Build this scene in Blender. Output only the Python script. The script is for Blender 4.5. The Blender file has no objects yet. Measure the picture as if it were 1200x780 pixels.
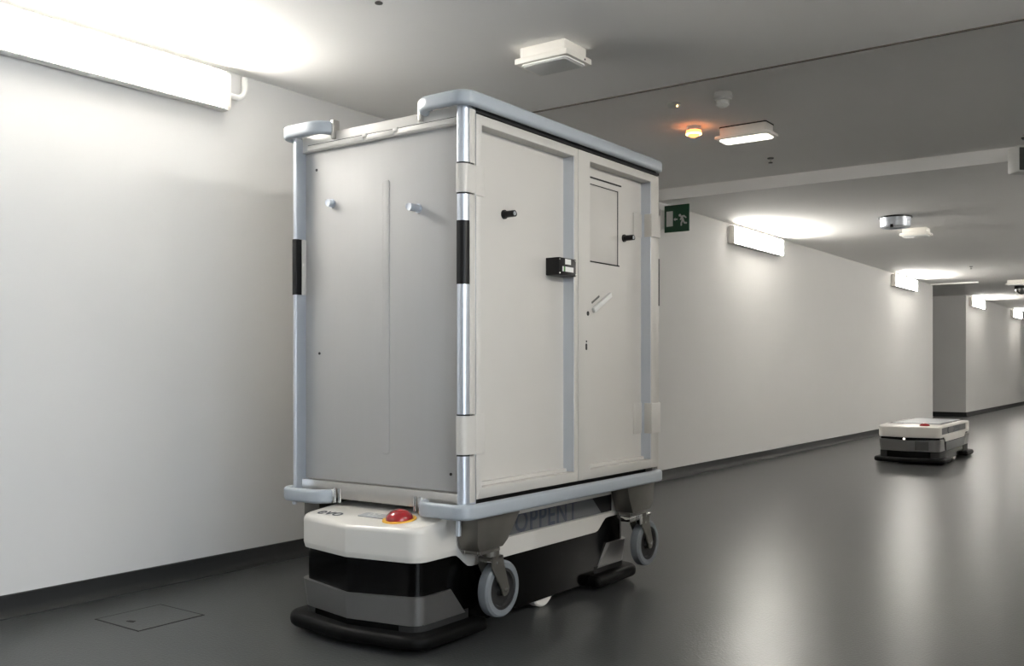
import bpy, bmesh, math, random
from mathutils import Vector, Matrix
random.seed(7)
S = bpy.context.scene
C = S.collection

# ------------------------------------------------------------------ camera, world, exposure
cam_d = bpy.data.cameras.new('camera')
cam = bpy.data.objects.new('camera', cam_d); C.objects.link(cam)
cam.location = (0, 0, 0.9)
cam.rotation_euler = (math.radians(90), 0, math.radians(35.86))
cam_d.sensor_width = 36.0
cam_d.lens = 1122.0 / 1200.0 * 36.0
cam_d.shift_y = 40.0 / 1200.0
cam_d.clip_start = 0.05
S.camera = cam
W = bpy.data.worlds.new('world'); S.world = W
W.use_nodes = True
W.node_tree.nodes['Background'].inputs[0].default_value = (0.86, 0.93, 1.0, 1)   # overcast daylight
W.node_tree.nodes['Background'].inputs[1].default_value = 3.0
S.view_settings.view_transform = 'Standard'
S.view_settings.look = 'None'
S.view_settings.gamma = 1
S.view_settings.use_curve_mapping = False
S.view_settings.exposure = 1.15
LAMP_L = 26.0          # radiance of the fluorescent diffusers
S.cycles.diffuse_bounces = 8
S.cycles.glossy_bounces = 4
S.cycles.max_bounces = 10

# ------------------------------------------------------------------ materials
def mat(name, col, rough=0.5, metal=0.0, noise=0.0, nscale=40.0, bump=0.0, bscale=200.0, emit=None, es=0.0, spec=0.5, stretch=None, coat=0.0, trans=0.0):
    m = bpy.data.materials.new(name); m.use_nodes = True
    nt = m.node_tree; b = nt.nodes['Principled BSDF']
    b.inputs['Base Color'].default_value = (*col, 1)
    b.inputs['Roughness'].default_value = rough
    b.inputs['Metallic'].default_value = metal
    b.inputs['Specular IOR Level'].default_value = spec
    b.inputs['Coat Weight'].default_value = coat
    b.inputs['Transmission Weight'].default_value = trans
    if emit:
        b.inputs['Emission Color'].default_value = (*emit, 1)
        b.inputs['Emission Strength'].default_value = es
    if noise or bump:
        tc = nt.nodes.new('ShaderNodeTexCoord'); mp = nt.nodes.new('ShaderNodeMapping')
        nt.links.new(tc.outputs['Object'], mp.inputs['Vector'])
        if stretch: mp.inputs['Scale'].default_value = stretch
        if noise:
            n = nt.nodes.new('ShaderNodeTexNoise'); n.inputs['Scale'].default_value = nscale; n.inputs['Detail'].default_value = 4
            nt.links.new(mp.outputs[0], n.inputs['Vector'])
            mx = nt.nodes.new('ShaderNodeMix'); mx.data_type = 'RGBA'
            mx.inputs['A'].default_value = (*[c * (1 - noise) for c in col], 1)
            mx.inputs['B'].default_value = (*[min(1, c * (1 + noise)) for c in col], 1)
            nt.links.new(n.outputs['Fac'], mx.inputs['Factor']); nt.links.new(mx.outputs['Result'], b.inputs['Base Color'])
        if bump:
            n2 = nt.nodes.new('ShaderNodeTexNoise'); n2.inputs['Scale'].default_value = bscale; n2.inputs['Detail'].default_value = 3
            nt.links.new(mp.outputs[0], n2.inputs['Vector'])
            bp = nt.nodes.new('ShaderNodeBump'); bp.inputs['Strength'].default_value = bump; bp.inputs['Distance'].default_value = 0.002
            nt.links.new(n2.outputs['Fac'], bp.inputs['Height']); nt.links.new(bp.outputs[0], b.inputs['Normal'])
    return m
M = dict(
    wall=mat('wall_paint', (0.63, 0.625, 0.615), 0.75, noise=0.02, nscale=3, bump=0.15, bscale=160),
    ceil=mat('ceiling_paint', (0.93, 0.92, 0.905), 0.85, noise=0.02, nscale=2, bump=0.1, bscale=120),
    floor=mat('floor_resin', (0.050, 0.0525, 0.0525), 0.277, noise=0.10, nscale=5, bump=0.4, bscale=110, spec=0.3),
    base=mat('skirting_vinyl', (0.018, 0.019, 0.019), 0.5, spec=0.3),
    gap=mat('dark_gap', (0.012, 0.012, 0.012), 0.7),
    strip=mat('edge_strip', (0.10, 0.085, 0.07), 0.6),
    cart=mat('cart_paint', (0.57, 0.552, 0.517), 0.45, noise=0.02, nscale=8),
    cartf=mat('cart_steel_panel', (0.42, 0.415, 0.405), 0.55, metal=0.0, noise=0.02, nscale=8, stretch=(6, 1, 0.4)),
    alu=mat('aluminium', (0.62, 0.66, 0.72), 0.32, metal=0.75),
    bumper=mat('bumper_plastic', (0.36, 0.395, 0.43), 0.4),
    steel=mat('steel_plate', (0.50, 0.48, 0.45), 0.33, metal=0.9, noise=0.05, nscale=30),
    hopper=mat('mount_steel', (0.20, 0.19, 0.17), 0.36, metal=0.8, noise=0.1, nscale=25),
    chrome=mat('chrome', (0.8, 0.8, 0.78), 0.15, metal=1.0),
    black=mat('black_plastic', (0.004, 0.004, 0.0045), 0.4, spec=0.3),
    gloss=mat('black_gloss', (0.0015, 0.0015, 0.0015), 0.14, spec=0.22),
    rubber=mat('grey_rubber', (0.17, 0.185, 0.20), 0.6, noise=0.06, nscale=60),
    foam=mat('bumper_rubber', (0.003, 0.003, 0.003), 0.5, spec=0.12),
    white=mat('robot_cover', (0.64, 0.62, 0.58), 0.28, noise=0.01, nscale=10),
    silver=mat('silver_skirt', (0.32, 0.315, 0.31), 0.30, metal=0.85, noise=0.04, nscale=90),
    sidegrey=mat('side_panel_grey', (0.11, 0.112, 0.115), 0.4),
    letter=mat('dark_lettering', (0.05, 0.06, 0.08), 0.5),
    red=mat('red_button', (0.30, 0.012, 0.015), 0.16, coat=0.5),
    yellow=mat('yellow_ring', (0.75, 0.40, 0.03), 0.5),
    plate=mat('number_plate', (0.33, 0.35, 0.37), 0.35),
    ivory=mat('ivory_plastic', (0.78, 0.755, 0.70), 0.5),
    greyd=mat('grey_diffuser', (0.68, 0.69, 0.68), 0.4),
    green=mat('sign_green', (0.004, 0.055, 0.022), 0.5),
    symbol=mat('sign_white', (0.62, 0.63, 0.61), 0.6),
    housing=mat('lamp_housing', (0.66, 0.65, 0.62), 0.55),
    diff=mat('lamp_diffuser', (0.85, 0.85, 0.82), 0.5, emit=(1.0, 0.965, 0.90), es=LAMP_L),
    emer=mat('lit_diffuser', (0.85, 0.85, 0.8), 0.4, emit=(1.0, 0.95, 0.82), es=0.85),
    orange=mat('orange_lens', (0.9, 0.25, 0.05), 0.3, emit=(1.0, 0.22, 0.05), es=3.0),
    orange2=mat('orange_glow', (0.9, 0.4, 0.1), 0.3, emit=(1.0, 0.50, 0.18), es=5.0),
    white_s=mat('white_plastic', (0.72, 0.72, 0.70), 0.45),
    sticker=mat('white_sticker', (0.8, 0.8, 0.78), 0.5),
    stickg=mat('green_sticker', (0.06, 0.22, 0.05), 0.5),
    gun=mat('dark_metal', (0.09, 0.09, 0.085), 0.4, metal=0.5),
)

# clear window glass: see-through with a fresnel reflection
_g = bpy.data.materials.new('window_glass'); _g.use_nodes = True
_n = _g.node_tree; _n.nodes.remove(_n.nodes['Principled BSDF'])
_tr = _n.nodes.new('ShaderNodeBsdfTransparent'); _gl = _n.nodes.new('ShaderNodeBsdfGlossy'); _gl.inputs['Roughness'].default_value = 0.02
_fr = _n.nodes.new('ShaderNodeFresnel'); _mx = _n.nodes.new('ShaderNodeMixShader')
_n.links.new(_fr.outputs[0], _mx.inputs[0]); _n.links.new(_tr.outputs[0], _mx.inputs[1]); _n.links.new(_gl.outputs[0], _mx.inputs[2])
_n.links.new(_mx.outputs[0], _n.nodes['Material Output'].inputs['Surface'])
M['glass'] = _g

# ------------------------------------------------------------------ mesh helpers
def merge(bm, t):
    me = bpy.data.meshes.new('t'); t.to_mesh(me); t.free(); bm.from_mesh(me); bpy.data.meshes.remove(me)
def B(): return bmesh.new()
def box(bm, x0, x1, y0, y1, z0, z1, bev=0.0, seg=2, rot=None, taper=None):
    t = bmesh.new()
    bmesh.ops.create_cube(t, size=1)
    for v in t.verts:
        v.co = Vector((x0 + (v.co.x + .5) * (x1 - x0), y0 + (v.co.y + .5) * (y1 - y0), z0 + (v.co.z + .5) * (z1 - z0)))
    if bev: bmesh.ops.bevel(t, geom=list(t.edges), offset=bev, segments=seg, affect='EDGES', profile=0.5)
    if rot is not None:
        c = Vector(((x0 + x1) / 2, (y0 + y1) / 2, (z0 + z1) / 2))
        for v in t.verts: v.co = c + rot @ (v.co - c)
    merge(bm, t); return bm
AX = {'x': lambda a, u, v: Vector((a, u, v)), 'y': lambda a, u, v: Vector((u, a, v)), 'z': lambda a, u, v: Vector((u, v, a))}
def prism(bm, pts, axis, a0, a1, bev=0.0, seg=2):
    t = bmesh.new(); f = AX[axis]
    lo = [t.verts.new(f(a0, *p)) for p in pts]; hi = [t.verts.new(f(a1, *p)) for p in pts]
    n = len(pts)
    e1 = t.faces.new(lo); e2 = t.faces.new(hi)
    for i in range(n): t.faces.new((lo[i], lo[(i + 1) % n], hi[(i + 1) % n], hi[i]))
    bmesh.ops.recalc_face_normals(t, faces=t.faces)
    if bev:
        ed = [e for e in t.edges if (e.verts[0] in lo and e.verts[1] in lo) or (e.verts[0] in hi and e.verts[1] in hi)]
        bmesh.ops.bevel(t, geom=ed, offset=bev, segments=seg, affect='EDGES', profile=0.5)
    merge(bm, t); return bm
def cyl(bm, p, r, h, axis='z', n=24, bev=0.0, r2=None):
    """from p along +axis by h"""
    t = bmesh.new()
    bmesh.ops.create_cone(t, cap_ends=True, segments=n, radius1=r, radius2=r if r2 is None else r2, depth=1)
    if bev:
        pass
    for v in t.verts:
        a = (v.co.z + .5) * h
        v.co = {'z': Vector((v.co.x, v.co.y, a)), 'x': Vector((a, v.co.y, v.co.x)), 'y': Vector((v.co.x, a, v.co.y))}[axis] + Vector(p)
    if bev:
        ed = [e for e in t.edges if len(e.link_faces) == 2 and any(len(f.verts) > 4 for f in e.link_faces)]
        bmesh.ops.bevel(t, geom=ed, offset=bev, segments=2, affect='EDGES', profile=0.5)
    bmesh.ops.recalc_face_normals(t, faces=t.faces)
    merge(bm, t); return bm
def lathe(bm, prof, p, axis='z', n=28, closed=False):
    """prof = [(r, a)] revolved about axis through p"""
    t = bmesh.new(); rings = []
    for r, a in prof:
        ring = []
        for k in range(n):
            th = 2 * math.pi * k / n; c, s = r * math.cos(th), r * math.sin(th)
            v = {'z': (c, s, a), 'x': (a, c, s), 'y': (c, a, s)}[axis]
            ring.append(t.verts.new(Vector(p) + Vector(v)))
        rings.append(ring)
    for i in range(len(rings) - 1):
        for k in range(n): t.faces.new((rings[i][k], rings[i][(k + 1) % n], rings[i + 1][(k + 1) % n], rings[i + 1][k]))
    if closed:
        for k in range(n): t.faces.new((rings[-1][k], rings[-1][(k + 1) % n], rings[0][(k + 1) % n], rings[0][k]))
    else:
        t.faces.new(rings[0]); t.faces.new(rings[-1])
    bmesh.ops.remove_doubles(t, verts=t.verts, dist=1e-6)
    bmesh.ops.recalc_face_normals(t, faces=t.faces)
    merge(bm, t); return bm
def tube(bm, path, r, n=10):
    t = bmesh.new(); P = [Vector(p) for p in path]; rings = []
    for i, p in enumerate(P):
        d = (P[min(i + 1, len(P) - 1)] - P[max(i - 1, 0)]).normalized()
        a = d.orthogonal().normalized() if i == 0 else (pa - d * pa.dot(d)).normalized()
        pa = a; b = d.cross(a)
        rings.append([t.verts.new(p + r * (math.cos(2 * math.pi * k / n) * a + math.sin(2 * math.pi * k / n) * b)) for k in range(n)])
    for i in range(len(rings) - 1):
        for k in range(n): t.faces.new((rings[i][k], rings[i][(k + 1) % n], rings[i + 1][(k + 1) % n], rings[i + 1][k]))
    t.faces.new(rings[0]); t.faces.new(rings[-1])
    bmesh.ops.recalc_face_normals(t, faces=t.faces)
    merge(bm, t); return bm
def frame_yz(bm, x0, x1, o, i, bev=0.0015):
    """rectangular ring in the yz plane; o, i = (y0, y1, z0, z1)"""
    t = bmesh.new()
    def loop(r, x): return [t.verts.new((x, y, z)) for y, z in ((r[0], r[2]), (r[1], r[2]), (r[1], r[3]), (r[0], r[3]))]
    a, b, c, d = loop(o, x0), loop(o, x1), loop(i, x0), loop(i, x1)
    for k in range(4):
        j = (k + 1) % 4
        t.faces.new((a[k], a[j], b[j], b[k])); t.faces.new((c[k], d[k], d[j], c[j]))
        t.faces.new((b[k], b[j], d[j], d[k])); t.faces.new((a[k], c[k], c[j], a[j]))
    bmesh.ops.recalc_face_normals(t, faces=t.faces)
    bmesh.ops.bevel(t, geom=list(t.edges), offset=bev, segments=1, affect='EDGES')
    merge(bm, t); return bm
def rpoly(pts, rad, seg=6):
    """closed polygon with rounded corners; rad a number or a list"""
    out = []; n = len(pts)
    for i in range(n):
        r = rad[i] if isinstance(rad, (list, tuple)) else rad
        p = Vector(pts[i]); a = (Vector(pts[i - 1]) - p).normalized(); b = (Vector(pts[(i + 1) % n]) - p).normalized()
        ang = a.angle(b)
        if r <= 0 or ang > 3.13: out.append(tuple(p)); continue
        d = r / math.tan(ang / 2); c = p + (a + b).normalized() * (r / math.sin(ang / 2))
        s, e = p + a * d - c, p + b * d - c
        th = math.atan2(s.y, s.x); dt = math.atan2(e.y, e.x) - th
        while dt > math.pi: dt -= 2 * math.pi
        while dt < -math.pi: dt += 2 * math.pi
        for k in range(seg + 1):
            q = th + dt * k / seg; out.append((c.x + r * math.cos(q), c.y + r * math.sin(q)))
    return out
def sweep(bm, path, sec, closed=False):
    """sweep a section [(n, z)] (n = offset along the left normal) along a plan path [(x, y)]"""
    t = bmesh.new(); P = [Vector(p) for p in path]; rings = []
    for i, p in enumerate(P):
        d = (P[min(i + 1, len(P) - 1)] - P[max(i - 1, 0)]).normalized(); nn = Vector((-d.y, d.x))
        rings.append([t.verts.new((p.x + nn.x * u, p.y + nn.y * u, v)) for u, v in sec])
    m = len(sec)
    for i in range(len(rings) - 1):
        for k in range(m): t.faces.new((rings[i][k], rings[i][(k + 1) % m], rings[i + 1][(k + 1) % m], rings[i + 1][k]))
    t.faces.new(rings[0]); t.faces.new(rings[-1])
    bmesh.ops.recalc_face_normals(t, faces=t.faces)
    merge(bm, t); return bm
def shift(bm, v):
    for q in bm.verts: q.co += Vector(v)
    return bm
def obj(name, bm, m, parent=None, base=None, sharp=35):
    if base is not None: shift(bm, (-base[0], -base[1], -base[2]))
    me = bpy.data.meshes.new(name); bm.to_mesh(me); bm.free()
    me.materials.append(M[m] if isinstance(m, str) else m)
    for p in me.polygons: p.use_smooth = True
    me.set_sharp_from_angle(angle=math.radians(sharp))
    o = bpy.data.objects.new(name, me); C.objects.link(o)
    if parent: o.parent = parent
    return o
def thing(name, label, cat, loc, group=None):
    o = bpy.data.objects.new(name, None); C.objects.link(o); o.location = loc; o.empty_display_size = 0.1
    o['label'] = label; o['category'] = cat
    if group: o['group'] = group
    return o
def struct(name, bm, m, parent=None):
    o = obj(name, bm, m, parent)
    if not parent: o['kind'] = 'structure'
    return o
def copy_tree(o, parent=None):
    c = o.copy(); C.objects.link(c); c.parent = parent
    for ch in o.children: copy_tree(ch, c)
    return c
def text_bm(s, size, depth=0.0006, bold=0.0, space=1.0):
    cu = bpy.data.curves.new('t', 'FONT'); cu.body = s; cu.size = size; cu.extrude = depth; cu.offset = bold
    cu.align_x = 'CENTER'; cu.align_y = 'CENTER'; cu.space_character = space; cu.resolution_u = 4
    o = bpy.data.objects.new('t', cu); C.objects.link(o)
    dg = bpy.context.evaluated_depsgraph_get(); me = bpy.data.meshes.new_from_object(o.evaluated_get(dg))
    bm = bmesh.new(); bm.from_mesh(me)
    bpy.data.objects.remove(o); bpy.data.curves.remove(cu); bpy.data.meshes.remove(me)
    return bm
def xform(bm, mtx):
    bmesh.ops.transform(bm, matrix=mtx, verts=bm.verts); return bm

# ------------------------------------------------------------------ the corridor
XW, XR, YB, YE = -3.495, 0.95, -6.0, 46.0
H, H2, Y1, Y2 = 2.205, 2.293, 4.04, 6.77
R0, R1, RX = 16.25, 18.87, -8.0
struct('floor', box(box(B(), XW - .2, XR + .2, YB - .2, YE + .2, -.1, 0), RX, XW - .2, R0 - .15, R1 + .15, -.1, 0), 'floor')
struct('wall_left', box(B(), XW - .15, XW, YB, R0, 0, 2.4), 'wall')
struct('wall_left_far', box(B(), XW - .15, XW, R1, YE, 0, 2.4), 'wall')
struct('wall_passage_near', box(B(), RX, XW - .15, R0 - .15, R0, 0, 2.4), 'wall')
struct('wall_passage_far', box(B(), RX, XW - .15, R1, R1 + .15, 0, 2.4), 'wall')
struct('wall_passage_end', box(B(), RX - .15, RX, R0 - .15, R1 + .15, 0, 2.4), 'wall')
WY0, WY1, WZ0, WZ1 = -4.4, 1.5, .20, 2.14
wr = B()
box(wr, XR, XR + .15, YB, WY0, 0, 2.4); box(wr, XR, XR + .15, WY1, YE, 0, 2.4)
box(wr, XR, XR + .15, WY0, WY1, 0, WZ0); box(wr, XR, XR + .15, WY0, WY1, WZ1, 2.4)
struct('wall_right', wr, 'wall')
wf = B()
frame_yz(wf, XR + .05, XR + .10, (WY0, WY1, WZ0, WZ1), (WY0 + .05, WY1 - .05, WZ0 + .05, WZ1 - .05))
for k in (1, 2, 3):
    y = WY0 + (WY1 - WY0) * k / 4; box(wf, XR + .052, XR + .098, y - .025, y + .025, WZ0 + .045, WZ1 - .045)
win = struct('window_1', wf, 'alu')
for k in range(4):
    y0, y1 = WY0 + (WY1 - WY0) * k / 4, WY0 + (WY1 - WY0) * (k + 1) / 4
    struct('pane', box(B(), XR + .072, XR + .078, y0 + .02, y1 - .02, WZ0 + .04, WZ1 - .04), 'glass', win)
struct('sill', box(B(), XR - .03, XR + .06, WY0 - .03, WY1 + .03, WZ0 - .03, WZ0, .004), 'white_s', win)
struct('wall_back', box(B(), XW - .15, XR + .15, YB - .15, YB, 0, 2.4), 'wall')
struct('wall_end', box(B(), XW - .15, XR + .15, YE, YE + .15, 0, 2.4), 'wall')
ce = B()
box(ce, XW - .15, XR + .15, YB - .15, Y1, H, 2.45); box(ce, XW - .15, XR + .15, Y1, Y2, H2, 2.45)
box(ce, XW - .15, XR + .15, Y2, YE + .15, H, 2.45); box(ce, RX - .15, XW - .15, R0 - .15, R1 + .15, H, 2.45)
struct('ceiling', ce, 'ceil')
struct('trim_1', box(B(), XW, XR, Y1 - .010, Y1 + .003, H - .004, H + .008), 'strip')
def skirting(name, axis, a0, a1, at, sgn):
    # cove skirting: upright face, rounded foot
    pr = [(0, 0), (0.032, 0), (0.031, 0.004), (0.02, 0.010), (0.013, 0.02), (0.010, 0.034), (0.009, 0.078), (0.006, 0.081), (0, 0.081)]
    pts = [(at + sgn * u, v) for u, v in pr]
    struct(name, prism(B(), pts, axis, a0, a1), 'base')
skirting('baseboard_left', 'y', YB, R0 + .01, XW, 1)
skirting('baseboard_left_far', 'y', R1 - .01, YE, XW, 1)
skirting('baseboard_right', 'y', WY1 + .03, YE, XR, -1)
skirting('baseboard_passage', 'x', RX, XW + .01, R1, -1)
struct('trim_2', box(B(), XW + .02, -2.79, 15.98, 16.02, H - .022, H + .001, .003), 'ceil')

# floor hatch
hb = (-3.075, 2.03, 0)
t = thing('floor_hatch', 'square access cover set flush in the grey floor beside the skirting', 'hatch', hb)
obj('lid', box(B(), -.128, .128, -.128, .128, 0, .0015), 'floor', t)
fr = B()
for s in (-1, 1):
    box(fr, -.134, .134, s * .131 - .003, s * .131 + .003, 0, .0012); box(fr, s * .131 - .003, s * .131 + .003, -.128, .128, 0, .0012)
obj('gap_frame', fr, 'gap', t)
obj('lift_hole', prism(B(), rpoly([(-.02, -.088), (.02, -.082), (.012, -.062), (-.012, -.07)], .005, 3), 'z', .0014, .0022), 'gap', t)

# ------------------------------------------------------------------ wall lamps
def make_lamp(L=1.27, conduit=False):
    t = thing('wall_lamp', '', 'lamp', (0, 0, 0), 'fluorescent wall lamps along the corridor')
    hs = prism(B(), [(0, 2.03), (.022, 2.018), (.028, 2.018), (.028, 2.178), (.022, 2.180), (0, 2.170)], 'y', .01, L - .01)
    obj('housing', hs, 'housing', t)
    pf = rpoly([(.029, 2.022), (.064, 2.024), (.064, 2.172), (.029, 2.176)], [.003, .016, .020, .003], 5)
    obj('diffuser', prism(B(), pf, 'y', .022, L - .022), 'diff', t)
    pf2 = rpoly([(.018, 2.015), (.067, 2.019), (.067, 2.177), (.018, 2.182)], [.004, .018, .018, .004], 5)
    for a, b in ((0, .022), (L - .022, L)):
        obj('end_cap', prism(B(), pf2, 'y', a, b, .003), 'ivory', t)
    for s in (.25, .5, .75):
        for z in (2.012, 2.176): obj('clip', box(B(), .026, .056, L * s - .016, L * s + .016, z, z + .010, .002), 'white_s', t)
    for z, d in ((2.0145, .067), (2.1765, .060)): obj('tray_edge', box(B(), .02, d, .015, L - .015, z, z + .006, .001), 'housing', t)
    if conduit:
        pa = [(.03, L, 2.09)] + [(.03, L + .03, 2.09)] + [(.03, L + .05 + .05 * math.sin(a), 2.14 - .05 * math.cos(a)) for a in [i * math.pi / 16 for i in range(1, 9)]] + [(.03, L + .10, 2.19)]
        obj('conduit', tube(B(), pa, .013), 'white_s', t)
        obj('cable_gland', cyl(B(), (.03, L, 2.09), .016, .022, 'y', 12), 'white_s', t)
    return t
l0 = make_lamp(conduit=True)
l0.location = (XW, 1.39, 0)
l0['label'] = 'long lit fluorescent wall lamp with a curved conduit at its end, beside the cart'
l1 = make_lamp()
spots = [(8.16, 'lit fluorescent wall lamp next along the wall after the green exit sign'),
         (13.72, 'lit fluorescent wall lamp just before the dark side passage opening'),
         (19.10, 'lit fluorescent wall lamp just past the dark side passage opening'),
         (23.75, 'lit fluorescent wall lamp second past the dark side passage opening'),
         (29.2, 'lit fluorescent wall lamp deep in the corridor, third past the side passage'),
         (34.8, 'lit fluorescent wall lamp deep in the corridor, fourth past the side passage'),
         (-4.2, 'lit fluorescent wall lamp on the cart side wall behind the photographer')]
for i, (y, lab) in enumerate(spots):
    o = l1 if i == 0 else copy_tree(l1)
    o.location = (XW, y, 0); o['label'] = lab
for y, lab in ((1.95, 'lit fluorescent lamp on the opposite wall facing the cart doors'),
               (8.0, 'added unseen fill lamp on the opposite wall just past the ceiling step'),  # out of view, added to brighten the far walls
               (14.2, 'added unseen fill lamp on the opposite wall beyond the bare robot'),  # another extra lamp out of view, lifting the far stretch
               (11.0, 'lit fluorescent lamp on the opposite wall level with the bare robot'),
               (16.6, 'lit fluorescent lamp on the opposite wall facing the side passage'),
               (22.0, 'lit fluorescent lamp on the opposite wall beyond the side passage')):
    o = copy_tree(l1); o.location = (XR, y + 1.27, 0); o.rotation_euler = (0, 0, math.pi); o['label'] = lab

# ------------------------------------------------------------------ ceiling fixtures
def ceiling_box(loc, label, z=H):
    t = thing('ceiling_speaker', label, 'speaker', (loc[0], loc[1], z), 'square ceiling boxes')
    obj('body', box(B(), -.108, .108, -.083, .083, -.052, 0, .004), 'ivory', t)
    fl = prism(B(), rpoly([(-.128, -.095), (.128, -.095), (.128, .095), (-.128, .095)], .006, 3), 'z', -.068, -.044, .003)
    obj('flange', fl, 'ivory', t)
    rim = B(); o_ = rpoly([(-.112, -.08), (.112, -.08), (.112, .08), (-.112, .08)], .025, 5)
    prism(rim, o_, 'z', -.074, -.066, .002)
    obj('rim', rim, 'sticker', t)
    obj('cover', prism(B(), rpoly([(-.104, -.072), (.104, -.072), (.104, .072), (-.104, .072)], .02, 5), 'z', -.0765, -.070, .001), 'greyd', t)
    obj('screw', cyl(B(), (.1275, .04, -.058), .004, .002, 'x', 10), 'gap', t)
    return t
ceiling_box((-2.163, 3.28), 'large ivory square ceiling box with grey panel above the cart')
ceiling_box((-2.203, 9.56), 'small ivory ceiling box just beyond the round silver ceiling unit')
ceiling_box((-2.29, 16.1), 'small ivory ceiling box next to the dark dome unit deep in the corridor')

def sprinkler(loc, label, z):
    t = thing('sprinkler', label, 'sprinkler', (loc[0], loc[1], z), 'ceiling sprinklers')
    obj('rosette', lathe(B(), [(.0, 0), (.022, 0), (.020, -.006), (.0, -.008)], (0, 0, 0), n=16), 'gun', t)
    obj('stem', cyl(B(), (0, 0, -.03), .006, .03, n=10), 'chrome', t)
    obj('deflector', lathe(B(), [(.0, -.028), (.014, -.030), (.014, -.034), (0, -.034)], (0, 0, 0), n=14), 'gun', t)
sprinkler((-2.34, 2.442), 'small metal sprinkler head on the lower ceiling near the bright lamp', H)
sprinkler((-2.341, 6.18), 'small dark sprinkler head on the raised ceiling beside the emergency light', H2)
sprinkler((-2.447, 13.54), 'tiny sprinkler head on the ceiling near the side passage', H)

t = thing('smoke_detector', 'white round smoke detector on the raised ceiling above the emergency light', 'smoke detector', (-1.984, 4.574, H2))
obj('mounting_base', lathe(B(), [(0, 0), (.046, 0), (.048, -.012), (.048, -.026), (0, -.026)], (0, 0, 0)), 'white_s', t)
obj('chamber', lathe(B(), [(.0, -.026), (.045, -.026), (.043, -.036), (.030, -.04), (.028, -.056), (.034, -.060), (.022, -.070), (0, -.072)], (0, 0, 0)), 'white_s', t)
for k in range(8):
    a = k * math.pi / 4
    obj('fin', box(B(), -.002, .002, -.002, .002, -.058, -.038, rot=Matrix.Rotation(a, 3, 'Z')), 'white_s', t).location = (.031 * math.cos(a), .031 * math.sin(a), 0)
t = thing('ceiling_sensor', 'flat white disc sensor on the raised ceiling beside the smoke detector', 'sensor', (-2.269, 4.60, H2))
obj('disc', lathe(B(), [(0, 0), (.034, 0), (.036, -.012), (.026, -.022), (0, -.026)], (0, 0, 0)), 'white_s', t)
obj('indicator', lathe(B(), [(0, -.018), (.005, -.018), (.004, -.024), (0, -.025)], (.024, -.012, 0), n=10), 'orange2', t)
t = thing('warning_beacon', 'glowing orange beacon lamp with white base on the raised ceiling', 'beacon', (-2.394, 5.108, H2))
obj('beacon_base', lathe(B(), [(0, 0), (.040, 0), (.042, -.022), (.040, -.026), (0, -.026)], (0, 0, 0)), 'white_s', t)
obj('lens', lathe(B(), [(0, -.026), (.043, -.026), (.044, -.038), (.034, -.052), (.016, -.062), (0, -.064)], (0, 0, 0)), 'orange', t)
obj('lens_ring', lathe(B(), [(.040, -.041), (.0455, -.043), (.0455, -.048), (.036, -.050)], (0, 0, 0), closed=True), 'orange2', t)

t = thing('emergency_light', 'lit rectangular emergency light with clear cover on the raised ceiling', 'light', (-2.145, 5.28, H2))
obj('body', prism(B(), rpoly([(-.140, -.062), (.140, -.062), (.140, .062), (-.140, .062)], .012, 3), 'z', -.058, 0, .003), 'ivory', t)
obj('flange', prism(B(), rpoly([(-.165, -.080), (.165, -.080), (.165, .080), (-.165, .080)], .014, 3), 'z', -.072, -.054, .004), 'ivory', t)
obj('diffuser', prism(B(), rpoly([(-.145, -.060), (.145, -.060), (.145, .060), (-.145, .060)], .02, 4), 'z', -.082, -.068, .006), 'emer', t)
obj('seal', prism(B(), rpoly([(-.143, -.065), (.143, -.065), (.143, .065), (-.143, .065)], .012, 3), 'z', -.006, .001), 'gap', t)

t = thing('ceiling_fan_unit', 'round silver drum with black rim on the ceiling beyond the step', 'vent', (-2.175, 8.70, H))
obj('drum', lathe(B(), [(0, -.01), (.128, -.01), (.128, -.04), (.124, -.042), (.124, -.085), (.115, -.095), (.09, -.095), (.085, -.085), (0, -.085)], (0, 0, 0), n=40), 'alu', t)
obj('rim', lathe(B(), [(0, 0), (.138, 0), (.138, -.012), (0, -.012)], (0, 0, 0), n=40), 'black', t)
obj('latch', box(B(), -.012, .012, -.128, -.112, -.102, -.075, .003), 'black', t)
t = thing('ceiling_camera', 'dark dome unit with chrome ring on the ceiling deep in the corridor', 'camera', (-2.37, 17.2, H))
obj('mounting_base', lathe(B(), [(0, 0), (.10, 0), (.10, -.05), (0, -.05)], (0, 0, 0)), 'black', t)
obj('dome', lathe(B(), [(0, -.05), (.085, -.05), (.075, -.10), (.04, -.135), (0, -.145)], (0, 0, 0)), 'chrome', t)
t = thing('loudspeaker', 'grey box loudspeaker on a bracket hanging in front of the ceiling step', 'speaker', (-.86, 6.55, H2))
rz = Matrix.Rotation(math.radians(-48), 3, 'Z')
obj('cabinet', box(B(), -.05, .05, -.11, .11, -.22, -.06, .012, rot=rz), 'white_s', t)
g = obj('grille', box(B(), -.004, .004, -.098, .098, -.208, -.072, .003, rot=rz), 'gun', t); g.location = rz @ Vector((.051, 0, 0))
obj('bracket', box(box(B(), -.012, .012, -.012, .012, -.062, 0), -.04, .04, -.03, .03, -.006, .0, .001), 'gun', t)

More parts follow.
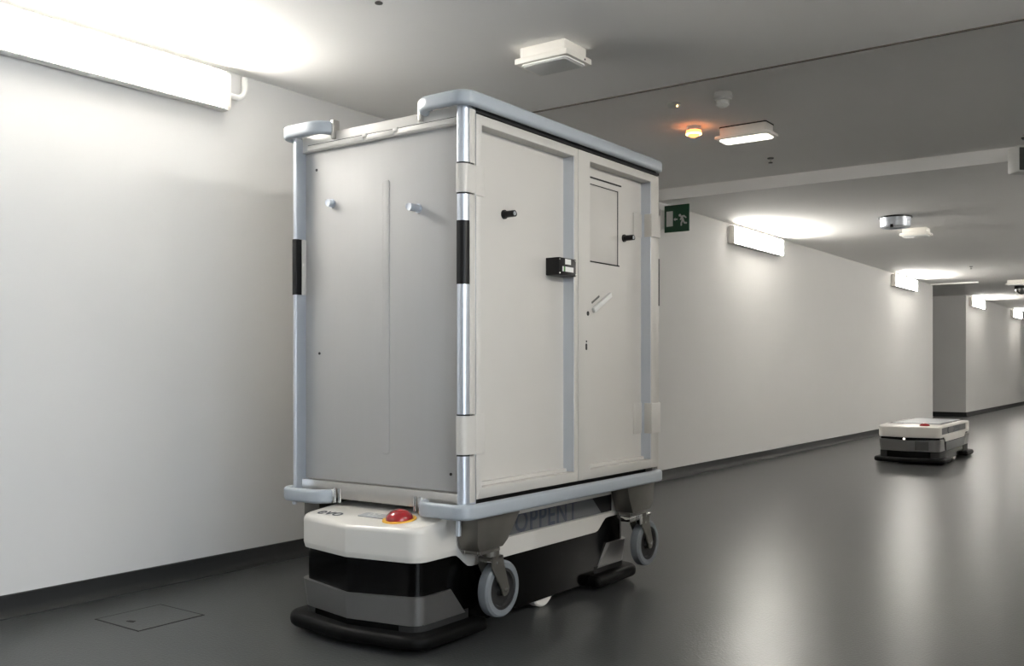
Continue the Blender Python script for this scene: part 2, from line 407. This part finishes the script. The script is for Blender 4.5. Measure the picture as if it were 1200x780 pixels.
# ------------------------------------------------------------------ exit sign (projects from the wall, faces down the corridor)
SB = (XW, 6.85, 1.962)
t = thing('exit_sign', 'green emergency exit sign with white door, arrow and running figure', 'sign', SB)
SZ = .212; SX = .032
obj('board', box(B(), SX, SX + SZ, 0, .012, 0, SZ, .002), 'green', t)
obj('wall_bracket', box(box(B(), 0, .006, -.004, .016, .02, SZ - .02, .001), .004, SX + .002, .003, .009, .03, SZ - .03), 'white_s', t)
def sg(u, v): return (SX + u * SZ, SZ * (1 - v))
obj('door_symbol', prism(B(), [sg(.09, .22), sg(.35, .22), sg(.35, .78), sg(.09, .78)], 'y', -.0012, .001), 'symbol', t)
obj('arrow_symbol', prism(B(), [sg(.385, .535), sg(.45, .47), sg(.45, .51), sg(.54, .51), sg(.54, .56), sg(.45, .56), sg(.45, .60)], 'y', -.0012, .001), 'symbol', t)
man = B()
def stroke(bm, pts, w):
    for (a, b) in zip(pts[:-1], pts[1:]):
        A, Bv = Vector(sg(*a)), Vector(sg(*b)); d = (Bv - A).normalized(); n = Vector((-d.y, d.x)) * w / 2; e = d * w * .35
        prism(bm, rpoly([tuple(A - n - e), tuple(Bv - n + e), tuple(Bv + n + e), tuple(A + n - e)], w * .3, 3), 'y', -.0012, .001)
cyl(man, (sg(.635, .40)[0], -.0012, sg(.635, .40)[1]), .0105, .002, 'y', 18)
stroke(man, [(.71, .45), (.76, .60)], .020)
stroke(man, [(.71, .45), (.80, .43), (.88, .50)], .011)
stroke(man, [(.70, .47), (.66, .56)], .010)
stroke(man, [(.73, .60), (.69, .69), (.69, .77)], .013)
stroke(man, [(.77, .60), (.82, .69), (.90, .70)], .013)
obj('running_figure', man, 'symbol', t)

# ------------------------------------------------------------------ mobile robot (built once per version, front towards -y)
HW, LC, LP = .275, .675, .725        # half width, half length to the corners, to the prow
def outline(off=0.0, r=.055, sub=True):
    pts = [(0, -LP - off), (HW + off, -LC - off * .9), (HW + off, LC + off * .9), (0, LP + off), (-HW - off, LC + off * .9), (-HW - off, -LC - off * .9)]
    rr = [.012, r + off, r + off, .012, r + off, r + off]
    p = rpoly(pts, rr, 7)
    if not sub: return p
    out = []
    for i in range(len(p)):                     # subdivide the long sides
        a, b = Vector(p[i]), Vector(p[(i + 1) % len(p)]); n = max(1, int((b - a).length / .02))
        for k in range(n): out.append(tuple(a.lerp(b, k / n)))
    return out
def sm(a, b, x):
    q = min(1, max(0, (x - a) / (b - a))); return q * q * (3 - 2 * q)
def make_robot(name, label, loc, rs=-.39, rise=.028, top=.388, cb=.2825, sb=.233, st=.167, sk=.082, plate_z=.398, bare=False, grp=None):
    t = thing(name, label, 'robot', loc, grp)
    O = outline()
    pz0, pz1 = sb + .067, top - .014          # recess of the side panel
    def rec(p, z, ins):
        if rs - .02 < p[1] < .565 and ins and abs(abs(p[0]) - HW) < .002: return (math.copysign(HW - ins, p[0]), p[1], z)
        return (p[0], p[1], z)
    bmv = bmesh.new(); rows = []
    def tz(y): return top + rise * min(1, max(0, (.72 - abs(y)) / .26))
    def off(p, o):                             # shrink towards the axis line
        return (p[0] * (1 - o / HW), p[1] * (1 - o / LP))
    def zb(p): return cb + (sb - cb) * (1 - sm(.41, .50, abs(p[1]))) if abs(p[0]) > HW - .06 else cb
    spec = [lambda p: (*off(p, .012), zb(p)), lambda p: (*off(p, .004), zb(p)), lambda p: (*p, pz0), lambda p: rec(p, pz0 + .001, .018), lambda p: rec(p, pz1 - .001, .018),
            lambda p: (*p, pz1)]
    for k in range(1, 5):
        a = k / 4 * math.pi / 2
        spec.append(lambda p, a=a: (*off(p, .012 * (1 - math.cos(a))), pz1 + (tz(p[1]) - pz1) * math.sin(a)))
    for s in spec: rows.append([bmv.verts.new(s(p)) for p in O])
    n = len(O)
    for i in range(len(rows) - 1):
        for k in range(n): bmv.faces.new((rows[i][k], rows[i][(k + 1) % n], rows[i + 1][(k + 1) % n], rows[i + 1][k]))
    rt = sorted([v for v in rows[-1] if v.co.x > 0], key=lambda v: v.co.y); lf = sorted([v for v in rows[-1] if v.co.x < 0], key=lambda v: v.co.y)
    for k in range(min(len(rt), len(lf)) - 1): bmv.faces.new((lf[k], rt[k], rt[k + 1], lf[k + 1]))
    bmesh.ops.remove_doubles(bmv, verts=bmv.verts, dist=1e-5)
    bmesh.ops.recalc_face_normals(bmv, faces=bmv.faces)
    cover = obj('cover', bmv, 'white', t, sharp=28)
    obj('chassis', prism(B(), [off(p, .013) for p in outline(sub=False)], 'z', .035, cb + .012), 'gloss', t)
    # side panels
    for s in (-1, 1):
        x0, x1 = sorted((s * (HW - .0185), s * (HW - .0145)))
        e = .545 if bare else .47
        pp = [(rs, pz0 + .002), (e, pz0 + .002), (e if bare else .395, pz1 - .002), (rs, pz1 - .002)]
        sp = obj('side_panel', prism(B(), pp, 'x', x0, x1), 'sidegrey', t)
        tb = text_bm('OPPENT', .085 if bare else .105, bold=.0012, space=1.12)
        mt = Matrix(((0, 0, s, 0), (s, 0, 0, 0), (0, 1, 0, 0), (0, 0, 0, 1)))   # text x -> world y*s, text y -> z, text normal -> s*x
        xform(tb, mt); shift(tb, (s * (HW - .0142), (.12 if bare else .07) * s, (pz0 + pz1) / 2))
        obj('lettering', tb, 'letter', sp)
        if bare:
            em = tube(B(), [(s * (HW - .014), s * (-.26 + .028 * math.cos(a)), (pz0 + pz1) / 2 + .028 * math.sin(a)) for a in [k * math.pi / 6 for k in range(2, 11)]], .0045, 8)
            obj('emblem', em, 'letter', sp)
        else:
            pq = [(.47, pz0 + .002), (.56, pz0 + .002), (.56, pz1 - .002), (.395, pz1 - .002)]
            obj('side_shade', prism(B(), pq, 'x', x0, x1), 'gap', t)  # flat black plate painting the cart's shade past the panel end
    # metallic skirts, front and back
    half = outline(sub=False)
    # ordered chain of the front: left side -> prow -> right side
    fr_ = [p for p in half if p[1] < -.3]
    R_ = sorted([p for p in fr_ if p[0] > 1e-4], key=lambda p: math.atan2(p[1] + .45, p[0]))
    Lc = [(-p[0], p[1]) for p in R_[::-1]]
    mid = [(0, -LP)]
    chainR = R_                                  # prow side first (angle -90 -> 0)
    for e in (-1, 1):
        bmk = bmesh.new()
        yt, yb = -.515, -.435
        chain = [(-HW, None)] + [(-p[0], p[1]) for p in chainR[::-1]] + mid + list(chainR) + [(HW, None)]
        # densify
        rings = []
        for i, p in enumerate(chain):
            tzs = st + (.007 if abs(p[0]) > .10 else 0)
            if p[1] is None: ptp, pbt = (p[0], yt), (p[0], yb)
            else: ptp = pbt = p
            def q(pt, o, z): a = off(pt, o); return (a[0], a[1] * -e, z)
            rings.append([bmk.verts.new(q(pbt, .010, sk)), bmk.verts.new(q(ptp, .0, tzs)), bmk.verts.new(q(ptp, .014, tzs)), bmk.verts.new(q(pbt, .022, sk))])
        for i in range(len(rings) - 1):
            for k in range(4): bmk.faces.new((rings[i][k], rings[i][(k + 1) % 4], rings[i + 1][(k + 1) % 4], rings[i + 1][k]))
        bmk.faces.new(rings[0]); bmk.faces.new(rings[-1])
        bmesh.ops.recalc_face_normals(bmk, faces=bmk.faces)
        obj('skirt', bmk, 'silver', t, sharp=20)
        # bumper plate
        o = .04
        pts = [(HW + o, e * .36), (HW + o, e * (LC + o)), (0, e * (LP + o - .005)), (-HW - o, e * (LC + o)), (-HW - o, e * .36)]
        bu = prism(B(), rpoly(pts, [.02, .085, .45, .085, .02], 9), 'z', .016, .062, .018, 3)
        obj('bumper', bu, 'foam', t)
        obj('bumper_riser', prism(B(), rpoly([(HW - .01, e * .40), (HW - .01, e * (LC - .01)), (0, e * (LP - .02)), (-HW + .01, e * (LC - .01)), (-HW + .01, e * .40)], [.02, .05, .01, .05, .02], 4), 'z', .05, sk + .01), 'gap', t)
    if bare:
        fp = prism(B(), [(-.11, sk + .012), (.10, sk + .012), (.10, st - .006), (-.11, st - .006)], 'y', 0, .004)
        # dark window on the right half of the prow
        xform(fp, Matrix.Translation((.125, -.7055, 0)) @ Matrix.Rotation(math.atan2(.05, .275), 4, 'Z') @ Matrix.Scale(.55, 4, (1, 0, 0)))
        obj('sensor_window', fp, 'gun', t)
        obj('indicator_light', lathe(B(), [(0, 0), (.010, 0), (.010, -.006), (.006, -.010), (0, -.011)], (-.03, -.716, cb - .014), 'y', 12), 'emer', t)
        for s in (HW - .012, -HW + .004): obj('skid_panel', box(B(), s, s + .008, -.40, .42, sb - .085, sb - .006, .002), 'sidegrey', t)
    # drive wheels
    for s in (-1, 1):
        w = lathe(B(), [(0, -.02), (.068, -.02), (.075, -.014), (.075, .014), (.068, .02), (0, .02)], (s * .235, .055, .0752), 'x', 28)
        obj('drive_wheel', w, 'ivory', t)
    # top fittings
    def on_hood(bm, x, y):          # lay a fitting on the sloping hood
        return xform(bm, Matrix.Translation((x, y, tz(y))) @ Matrix.Rotation(math.atan2(rise, .26), 4, 'X'))
    hb_ = .022 if bare else .033
    bt = obj('emergency_button', on_hood(lathe(B(), [(0, -.002), (.045, -.002), (.045, hb_ * .25), (.040, hb_ * .55), (.029, hb_ * .82), (.014, hb_ * .97), (0, hb_)], (0, 0, 0), n=32), .125, -.60), 'red', t)
    if not bare: obj('collar', on_hood(lathe(B(), [(0, -.001), (.057, -.001), (.056, .0025), (0, .0025)], (0, 0, 0), n=32), .125, -.60), 'yellow', bt)
    # lift plate with dark slots
    obj('lift_plate', prism(B(), rpoly([(-.21, -.43), (.21, -.43), (.21, .55), (-.21, .55)], .03, 4), 'z', top + rise - .002, top + rise + .0085 if not bare else top + rise + .005), 'plate', t)
    for s in (-1, 1):
        sl = B()
        box(sl, s * .228 - .012, s * .228 + .012, -.44, .56, top + rise - .001, top + rise + .0015); box(sl, min(s * .10, s * .24), max(s * .10, s * .24), -.455, -.43, top + rise - .001, top + rise + .0015)
        obj('slot', sl, 'gap', t)
    if not bare:
        obj('model_lettering', on_hood(shift(text_bm('evo', .080, .0004, bold=-.0004), (0, 0, .0006)), -.170, -.622), 'letter', t)
        pl = obj('number_plate', on_hood(prism(B(), rpoly([(-.062, -.024), (.062, -.024), (.062, .024), (-.062, .024)], .004, 2), 'z', -.001, .0012), .012, -.594), 'plate', t)
        obj('number', on_hood(shift(text_bm('07', .046, .0004, bold=.0008), (-.01, 0, .0016)), .012, -.594), 'symbol', pl)
    return t
RB = (-2.265, 2.93, 0)
make_robot('delivery_robot', 'low white and silver robot carrying the tall cabinet cart', RB, grp='delivery robots')
make_robot('delivery_robot', 'low white robot with an empty top parked near the corridor wall', (-2.225, 10.04, 0),
           top=.352, rise=.012, cb=.25, sb=.205, st=.222, sk=.122, bare=True, rs=-.575, grp='delivery robots')

# ------------------------------------------------------------------ cabinet cart, lifted by the robot
CB = (-2.31, 3.04, 0)
cart = thing('cabinet_cart', 'tall grey two-door cabinet cart on casters riding on the robot', 'cart', CB)
def cp(name, bm, m, parent=None, sharp=35): return obj(name, bm, m, parent or cart, CB, sharp)
cx = CB[0]
def mir(x): return 2 * cx - x
ZB, ZT = .472, 1.720
XD, XP = -1.907, -1.954             # door face, recessed panel
cp('body', box(B(), -2.66, -1.962, 2.43, 3.70, .475, 1.715), 'cart')
cp('roof', box(B(), -2.70, -1.902, 2.41, 3.715, 1.7225, 1.745, .003), 'gap')
# front and back end panels (recessed between the posts)
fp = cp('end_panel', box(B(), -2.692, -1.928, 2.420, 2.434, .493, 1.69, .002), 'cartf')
cp('rib', prism(B(), rpoly([(-2.302, .60), (-2.268, .60), (-2.268, 1.545), (-2.302, 1.545)], .012, 4), 'y', 2.4182, 2.4215, .0018, 3), 'cartf', fp)
for x, z, L, r in ((-2.55, 1.49, .022, .013), (-2.136, 1.432, .050, .0125)):
    k = B(); cyl(k, (x, 2.421 - L, z), r, L, 'y', 20, .002); cyl(k, (x, 2.415, z), r * 1.25, .006, 'y', 20)
    cp('peg', k, 'alu', fp)
for x, z in ((-2.615, .95), (-1.995, .55), (-2.63, 1.62)):
    cp('screw', cyl(B(), (x, 2.4175, z), .005, .003, 'y', 10), 'gap', fp)
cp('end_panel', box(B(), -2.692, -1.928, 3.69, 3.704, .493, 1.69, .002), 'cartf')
# rails over and under the front panel
tr = cp('top_rail', box(B(), -2.692, -1.928, 2.404, 2.44, 1.686, 1.744, .002), 'cart')
for a, b in ((-2.66, -2.376), (-2.362, -2.232), (-2.216, -1.96)):
    cp('rail_gap', box(B(), a, b, 2.4032, 2.43, 1.708, 1.7105), 'gap', tr)
    cp('rail_strip', box(B(), a, b, 2.4005, 2.43, 1.690, 1.708, .001), 'cart', tr)
for x in (-2.369, -2.224):
    cp('rail_hook', box(B(), x - .010, x + .010, 2.3985, 2.42, 1.700, 1.713, .001), 'cart', tr)
cp('bottom_rail', box(B(), -2.692, -1.928, 2.402, 2.424, .432, .49, .002), 'steel')
cp('bottom_rail', box(B(), -2.692, -1.928, 3.70, 3.72, .432, .49, .002), 'steel')
uf = box(box(B(), -2.66, -1.96, 2.43, 3.70, .44, .478), -2.46, -2.08, 2.52, 3.44, .4255, .442, .002)
cp('underframe', uf, 'gap')
# corner posts with black hand grips
def post_profile(x0, x1, y0, y1, out, front):
    # rounded outer corner, small radius elsewhere
    pts = [(x0, y0), (x1, y0), (x1, y1), (x0, y1)]
    i = (1 if out > 0 else 0) if front else (2 if out > 0 else 3)
    rr = [.003] * 4; rr[i] = min(.024, .7 * (y1 - y0))
    return rpoly(pts, rr, 7)
for out in (-1, 1):
    for front in (True, False):
        xo_ = -1.902 if front else -1.910
        xa, xb = (xo_ - .030, xo_) if out > 0 else (mir(xo_), mir(xo_ - .030))
        ya, yb = (2.372, 2.434) if front else (3.713, 3.738)
        p = cp('post', prism(B(), post_profile(xa, xb, ya, yb, out, front), 'z', .43, 1.735), 'alu' if front else 'cart')
        gy = (ya - .0015, ya + .028) if front else (yb - .016, yb + .0015)
        cp('grip', prism(B(), post_profile(xa - .0015, xb + .0015, *gy, out, front), 'z', 1.165, 1.368), 'black', p)
        # ribbed plain sleeve beside the grip
        if front:
            cp('grip_plate', box(B(), (xb - .003) if True else xa, xb + .0022, ya + .027, yb - .008, 1.165, 1.368, .001), 'cart', p)
        if front and out > 0:
            cp('post_cover', box(B(), xb - .004, xb + .0012, ya + .027, yb - .006, .466, 1.728, .0006), 'cart', p)
            cp('groove', box(B(), xb - .02, xb - .006, yb - .002, yb + .008, .47, 1.722), 'gap', p)
        for zz in (1.455, 1.552, .618, .747):
            if out > 0 and front: cp('joint_ring', prism(B(), post_profile(xa - .0012, xb + .0012, ya - .0012, yb - .01, out, front), 'z', zz - .0025, zz + .0025), 'gap', p)
# doors
def door(y0, y1, iy0, iy1, hinge_y):
    d = cp('door', frame_yz(B(), -1.962, XD, (y0, y1, ZB, ZT), (iy0, iy1, .508, 1.688)), 'cart')
    cp('door_panel', box(B(), -1.962, XP, iy0 - .01, iy1 + .01, .50, 1.70), 'cart', d)
    cp('sill_lip', box(B(), XP - .004, XP + .014, iy0, iy1, .504, .520, .002), 'cart', d)
    cp('stile_trim', box(B(), XP - .002, XD - .0015, iy1 - .003, iy1 + .001, .509, 1.687), 'alu', d)
    return d
d1 = door(2.441, 3.062, 2.472, 3.036, 2.4)
d2 = door(3.065, 3.712, 3.150, 3.649, 3.7)
for z0, z1 in ((1.455, 1.552), (.618, .747)):
    h1 = B()
    box(h1, XD - .002, XD + .003, 2.425, 2.482, z0, z1, .001)
    prism(h1, post_profile(-1.9345, -1.8995, 2.3695, 2.432, 1, True), 'z', z0 + .003, z1 - .003)
    cp('hinge', h1, 'cart', d1)
    h2 = B()
    box(h2, XD - .030, XD + .006, 3.643, 3.724, z0, z1, .002); box(h2, XP, XP + .003, 3.575, 3.65, z0, z1, .001)
    cp('hinge', h2, 'cart', d2)
for y, d, z in ((2.655, d1, 1.425), (3.495, d2, 1.435)):
    k = B(); cyl(k, (XP, y, z), .0115, .046, 'x', 20, .002); cyl(k, (XP, y, z), .016, .006, 'x', 20)
    cp('knob', k, 'black', d)
    cp('knob_tip', cyl(B(), (XP + .045, y, z), .007, .0025, 'x', 16), 'plate', d)
# hatch in the second door
hy0, hy1, hz0, hz1 = 3.205, 3.438, 1.318, 1.617
ht = cp('hatch', box(B(), XP - .004, XP + .002, hy0, hy1, hz0, hz1, .001), 'cart', d2)
hg = B()
box(hg, XP - .002, XP + .0022, hy1, hy1 + .007, hz0 - .003, hz1 + .004); box(hg, XP - .002, XP + .0015, hy0, hy1 + .006, hz1, hz1 + .004)
box(hg, XP - .002, XP + .0015, hy0, hy1 + .020, hz0 - .005, hz0); box(hg, XP - .002, XP + .0015, hy0 - .002, hy0, hz0, hz1)
box(hg, XP - .002, XP + .002, hy0 - .02, hy1 + .035, hz1 + .026, hz1 + .032)
cp('hatch_gap', hg, 'gap', d2)
rh = Matrix.Rotation(math.radians(27.5), 3, 'X')
cp('slanted_handle', box(B(), XP, XP + .014, 3.232, 3.385, 1.148, 1.168, .004, rot=rh), 'white_s', d2)
cp('handle_slot', box(B(), XP - .001, XP + .0015, 3.235, 3.300, 1.164, 1.172, rot=rh), 'gun', d2)
for y, z, r in ((3.133, 1.105, .009), (3.122, .998, .004)):
    cp('lock_hole', cyl(B(), (XD - .002, y, z), r, .0028, 'x', 16), 'gap', d2)
cp('key_slot', prism(B(), rpoly([(3.160 - .045, .965), (3.172 - .045, .965), (3.172 - .045, .990), (3.160 - .045, .990)], .005, 4), 'x', XD - .002, XD + .001), 'gap', d2)
# black lock box in the corner of the first door
lb = cp('lock_box', box(B(), XP, -1.896, 2.914, 3.030, 1.236, 1.300, .002), 'black')
cp('label_sticker', box(B(), -1.897, -1.8953, 2.955, 2.994, 1.277, 1.2965), 'sticker', lb)
cp('label_sticker', box(B(), -1.897, -1.8953, 2.937, 3.012, 1.250, 1.268), 'sticker', lb)
cp('green_stripe', box(B(), -1.897, -1.8948, 2.945, 2.955, 1.250, 1.268), 'stickg', lb)
for y in (2.919, 3.025):
    for z in (1.243, 1.293): cp('screw', cyl(B(), (-1.897, y, z), .003, .002, 'x', 10), 'chrome', lb)
# bumpers: rounded strip round the corners
def bumper_path(out):
    xo = -1.882
    corner = []
    for k in range(0, 9):
        a = math.radians(-90 + k * 90 / 8); corner.append((xo - .045 + .045 * math.cos(a), 2.352 + .045 + .045 * math.sin(a)))
    curl = []
    x_in = -2.088
    pts = [(x_in, 2.420), (x_in, 2.402), (x_in + .006, 2.382), (x_in + .020, 2.364), (x_in + .040, 2.354), (x_in + .062, 2.352)]
    path = pts + corner + [(xo, y) for y in (2.6, 3.0, 3.4, 3.66)]
    tail = []
    for k in range(1, 7):
        a = math.radians(k * 90 / 6); tail.append((xo - .035 + .035 * math.cos(a), 3.66 + .04 * math.sin(a)))
    path += tail
    if out < 0: path = [(mir(x), y) for x, y in path]
    return path
def rsec(z0, z1, t, r=.010):
    return rpoly([(-t, z0), (t, z0), (t, z1), (-t, z1)], r, 4)
for out in (-1, 1):
    P_ = bumper_path(out)
    cp('top_bumper', sweep(B(), P_, rsec(1.730, 1.778, .014, .012)), 'bumper', sharp=50)
    cp('bottom_bumper', sweep(B(), P_, rsec(.414, .464, .014, .012)), 'bumper', sharp=50)
    xi = -2.104 if out > 0 else mir(-2.104)
    for z0, z1 in ((1.715, 1.782), (.416, .466)):
        bk = B(); box(bk, xi - .010, xi + .004, 2.390, 2.420, z0, z1, .002)
        cp('bumper_bracket', bk, 'chrome' if z0 < 1 else 'steel')
    for k in (0, 1):
        xq = xi + (-out) * (.004 + k * .024)
        cp('bumper_pin', cyl(B(), (xq, 2.398, .420), .0065, .050, 'z', 12), 'chrome')
    xf = -1.935 if out > 0 else mir(-1.935)
    cp('pull_pin', cyl(B(), (xf + out * .01, 2.372, .362 if out > 0 else .40), .009, .42 - (.362 if out > 0 else .40), 'z', 12), 'alu')
# caster mounts and casters
def caster(xo, yc, out, end, brake):
    """xo = outer face x of the mount, yc = wheel centre, end = -1 front / +1 rear"""
    s = out
    x0, x1 = sorted((xo, xo - s * .082))
    yT0, yT1, yB0, yB1 = (2.44, 2.675, 2.452, 2.578) if end < 0 else (3.42, 3.672, 3.478, 3.625)
    prof = [(yT0, .440), (yT1, .440), (yT1, .405), (yB1 + (.028 if end < 0 else .03), .322), (yB1, .302), (yB0, .300), (yB0 - (.012 if end < 0 else .03), .322 if end < 0 else .36)]
    mtn = cp('caster_mount', prism(B(), prof, 'x', x0, x1, .003), 'hopper')
    for y in (yB0 + .012, yB1 - .012):
        for x in (x0 + .014, x1 - .014): cp('bolt', cyl(B(), (x, y, .286), .0065, .016, 'z', 8), 'chrome', mtn)
    r = .0965; zc = .058 + r; wx = xo - s * .030; ww = .021
    yf = yc - .045
    f = B()
    box(f, x0 + .008, x1 - .008, yB0 + .006, yB1 - .006, .288, .298, .001)
    cyl(f, (wx, yf, .268), .030, .022, 'z', 20)
    for q in (-1, 1):
        xa = wx + q * (ww + .006)
        arm = [(yf - .030, .272), (yf + .032, .272), (yf + .036, .245), (yc + .022, zc + .004), (yc + .018, zc - .012), (yc + .008, zc - .021), (yc - .006, zc - .022), (yc - .016, zc - .014), (yc - .021, zc + .002), (yf - .030, .240)]
        prism(f, arm, 'x', xa - .002, xa + .002)
    box(f, wx - ww - .008, wx + ww + .008, yf - .030, yf + .030, .2665, .273)
    fk = cp('caster', f, 'hopper')
    cp('tyre', lathe(B(), [(.070, -ww), (.088, -ww), (.095, -ww + .006), (r, 0), (.095, ww - .006), (.088, ww), (.070, ww)], (wx, yc, zc), 'x', 40, True), 'rubber', fk, 30)
    cp('hub', lathe(B(), [(0, -ww + .003), (.071, -ww + .003), (.071, ww - .003), (.060, ww - .003), (.055, ww - .012), (.025, ww - .012), (.020, ww), (0, ww)], (wx, yc, zc), 'x', 32), 'gap', fk)
    cp('axle_bolt', cyl(B(), (wx - ww - .012, yc, zc), .0075, 2 * ww + .024, 'x', 10), 'chrome', fk)
    cp('bolt', cyl(B(), (wx - ww - .011, yf - .004, .250), .005, 2 * ww + .022, 'x', 10), 'chrome', fk)
    if brake:
        cp('brake_pedal', box(box(B(), wx - .028, wx + .02, yf - .115, yf - .035, .262, .284, .003), wx + .012, wx + .030, yf - .05, yf - .03, .245, .288, .002), 'chrome', fk)
        cp('brake_lever', box(B(), wx - .01, wx + .012, yf + .03, yf + .085, .270, .280, .003), 'chrome', fk)
for out in (-1, 1):
    xo = -1.90 if out > 0 else mir(-1.90)
    caster(xo, 2.593, out, -1, False); caster(xo, 3.633, out, 1, True)
